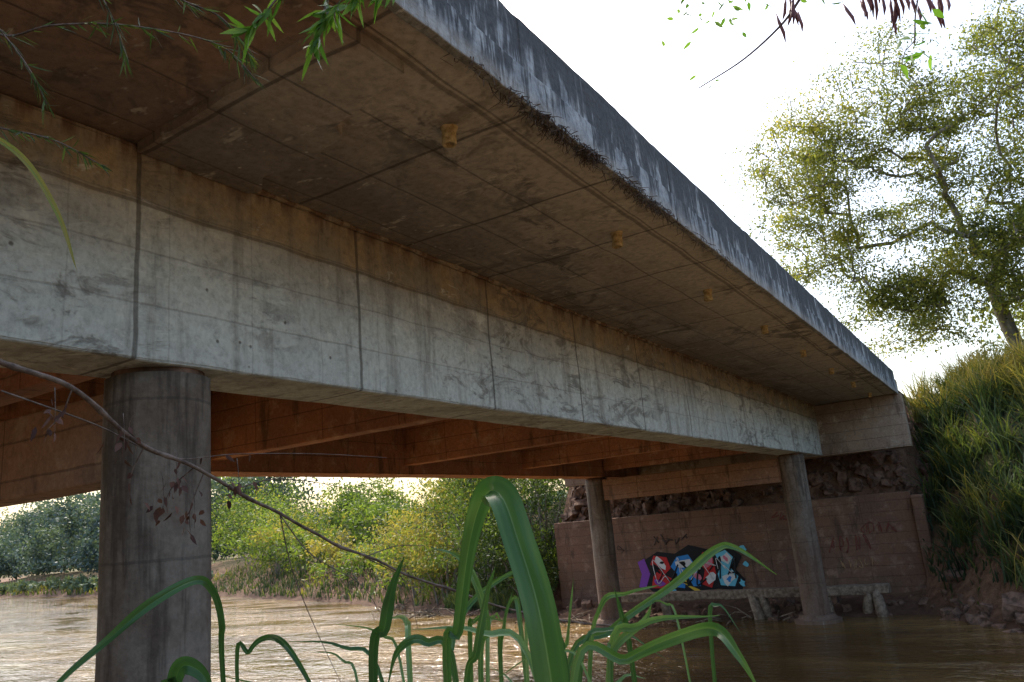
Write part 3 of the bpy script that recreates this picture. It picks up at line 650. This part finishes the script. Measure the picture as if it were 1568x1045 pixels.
g=Geo()
bp=cm('-142,60,38 -143,66,36 -143,79,32 -148,97,23 -148,109,19 -151,135,8 -150,163,-4 -143,194,-17 -135,239,-31 -120,274,-39')
c=catmull([Vector((-1.5,.2,.55))]+bp,8); N_=len(c)
c=[p+Vector(mn.noise_vector(p*9))*.008 for p in c]
g.tube(c,[.0050*(1-.70*i/N_)+.001+(.0014 if i%9==0 else 0) for i in range(N_)],7)
def twig(pts,r=.0018,k=5):
    cc=catmull(pts,6); g.tube(cc,[r*(1-.7*i/len(cc)) for i in range(len(cc))],k); return cc
tw=[cm('-151,135,8 -155,142,-5 -157,151,-20 -154,158,-37'),cm('-150,163,-4 -149,178,-12 -148,181,-25'),cm('-143,79,32 -146,79,28 -147,77,25'),cm('-148,97,23 -147,93,26 -144,92,29'),cm('-148,109,19 -153,107,15 -156,106,9'),cm('-149,112,18 -151,110,10 -152,111,4'),cm('-150,120,14 -146,128,16 -142,138,15 -138,150,12'),cm('-151,135,8 -148,142,-2 -140,150,-10 -138,155,-18'),cm('-143,66,36 -150,70,30 -154,72,24'),cm('-148,97,23 -151,96,17 -152,97,12'),cm('-154,72,33 -150,88,27 -150,104,21 -148,120,22 -143,140,22 -138,160,21'),cm('-150,163,-4 -146,172,-2 -140,180,-3')]
for t in tw:
    cc=twig(t)
    for i in range(3,len(cc),2):
        if random.random()<.6 and (cc[i].y<1.25):
            g.leaf(cc[i],(random.gauss(0,.5),random.gauss(0,.5),-1),random.uniform(.014,.030),random.uniform(.006,.013),1,random.random())
for (x,y,z) in ((-1.47,.78,.27),(-1.46,.91,.23),(-1.52,1.07,.17),(-1.55,1.06,.12),(-1.50,1.10,.09),(-1.48,1.2,.15)):
    for i in range(11):
        q=Vector((x+random.gauss(0,.012),y+random.gauss(0,.012),z+random.gauss(0,.018)))
        g.leaf(q,(random.gauss(0,.5),random.gauss(0,.5),-1),random.uniform(.014,.032),random.uniform(.007,.014),1,random.random())
    twig([Vector((x,y,z+.06)),Vector((x+.005,y,z+.02)),Vector((x,y+.004,z-.03))],.0011)
g.obj('dry_branch',[M_twig,ML_dry])

g=Geo()
def spray(pts,nl,l,w,tr,spread=.7,r=.003):
    cc=catmull([Vector(p) for p in pts],8); g.tube(cc,[r*(1-.75*i/len(cc))+.0006 for i in range(len(cc))],5)
    for i in range(nl):
        j=random.randint(len(cc)//6,len(cc)-1); t=(cc[min(j+1,len(cc)-1)]-cc[max(j-1,0)]).normalized()
        d=t+Vector((random.gauss(0,spread),random.gauss(0,spread),random.gauss(-.35,spread)))
        g.leaf(cc[j],d,l*random.uniform(.6,1.25),w*random.uniform(.7,1.2),1,random.uniform(*tr))
spray([(-.60,1.02,1.20),(-.74,.97,.98),(-.78,.95,.945)],34,.045,.009,(.3,.9))
spray([(-.70,.98,1.18),(-.83,.92,.96),(-.87,.91,.915)],40,.055,.011,(.2,.9))
spray([(-.80,.9,1.16),(-.93,.86,.97),(-.99,.835,.905)],38,.055,.010,(.2,.9))
spray([(-.8,.92,1.14),(-.87,.91,.95),(-.90,.905,.87)],40,.055,.011,(.2,.9))
spray([(-.72,.96,1.14),(-.80,.94,.99),(-.82,.93,.94)],34,.05,.009,(.2,.9))
g.obj('leafy_overhanging_branch',[M_twig,ML_top])
g=Geo()
spray([(-1.62,.60,1.12),(-1.56,.69,1.07),(-1.47,.74,1.08),(-1.33,.82,1.06),(-1.26,.98,1.07),(-1.20,1.04,.98)],90,.045,.004,(.2,.7),.5,.0022)
spray([(-1.2,.8,1.25),(-1.25,.85,1.13),(-1.17,.92,1.06),(-1.16,.98,1.0)],60,.05,.004,(.2,.7),.4,.0016)
spray([(-1.60,.6,.86),(-1.50,.67,.83),(-1.42,.73,.80),(-1.35,.78,.745)],60,.032,.004,(.2,.7),.6,.0016)
spray([(-1.62,.62,1.2),(-1.5,.7,1.0),(-1.47,.74,.9)],40,.05,.0035,(.2,.6),.4,.0014)
spray([(-1.4,.7,1.25),(-1.35,.78,1.1),(-1.34,.82,1.0)],40,.05,.0035,(.2,.6),.4,.0014)
g.blade([(-1.42,.50,.78),(-1.33,.57,.72),(-1.27,.61,.66),(-1.20,.63,.55),(-1.14,.63,.44)],.010,vd,1,.9,.3)
g.obj('willowy_overhanging_branch',[M_twig,ML_bush])

g=Geo()
t1=cm('-30,289,188 -39,287,178 -54,281,166 -71,274,157'); cc=catmull(t1,6); g.tube(cc,[.005*(1-.8*i/len(cc))+.001 for i in range(len(cc))],5)
cc=catmull([Vector((.4,3.3,2.15)),Vector((.14,3.17,1.93)),Vector((-.06,3.05,1.93)),Vector((-.30,2.9,1.93)),Vector((-.51,2.76,1.97))],8); g.tube(cc,[.006]*len(cc),5)
for (x,y,z,n) in ((-.36,2.88,1.85,8),(-.06,3.05,1.86,8),(.0,3.11,1.84,7),(.13,3.19,1.82,8),(-.1,3.03,1.87,5)):
    for i in range(n):
        q=Vector((x+random.gauss(0,.035),y+random.gauss(0,.035),z+random.uniform(0,.05)))
        d=Vector((random.gauss(0,.18),random.gauss(0,.18),-1)); l=random.uniform(.08,.14)
        g.tube([q,q+d*l*.3,q+d*l*.7+Vector((.004,0,0)),q+d*l],[.0015,.0065,.0065,.0015],6,1,random.random())
        g.tube([q,q+Vector((random.gauss(0,.01),0,.06))],[.001,.001],4)
def cluster(x,y,z,n,l,w,s,tr=(.4,1)):
    for i in range(n):
        q=Vector((x+random.gauss(0,s),y+random.gauss(0,s),z+random.gauss(0,s))); g.leaf(q,(random.gauss(0,1),random.gauss(0,1),random.gauss(-.4,.6)),l*random.uniform(.6,1.2),w,2,random.uniform(*tr))
cluster(.02,3.15,1.66,16,.08,.024,.05);cluster(-.66,2.68,1.87,26,.045,.014,.07);cluster(-.52,2.76,1.90,28,.045,.014,.07);cluster(-.68,2.75,1.58,4,.04,.012,.02);cluster(-.3,2.9,1.90,16,.05,.015,.05)
cc=catmull([Vector((.1,3.18,1.93)),Vector((.05,3.16,1.8)),Vector((.02,3.15,1.66))],6); g.tube(cc,[.003]*len(cc),4)
M_pod=mat_leaf('seed_pod',[(0,(.14,.05,.06)),(1,(.30,.13,.12))],.1,.6)
g.obj('pod_bearing_branch',[M_twig,M_pod,ML_top])

g=Geo()
for i in range(900):
    y=random.choice((random.uniform(3.4,9),random.gauss(4.6,.25),random.gauss(6.3,.35),random.gauss(5.2,.1))); y=min(max(y,3.3),9)
    p=Vector((XE+.03+random.uniform(-.04,.07),y,2.78)); l=random.uniform(.03,.13)
    q=p+Vector((random.gauss(0,.04),random.gauss(0,.05),-l*random.uniform(.2,1)))
    g.tube([p,p.lerp(q,.5)+Vector((random.gauss(0,.02),random.gauss(0,.02),0)),q],[.004,.003,.0015],3,0,.5,False)
g.obj('dry_root_fringe',[M_twig])
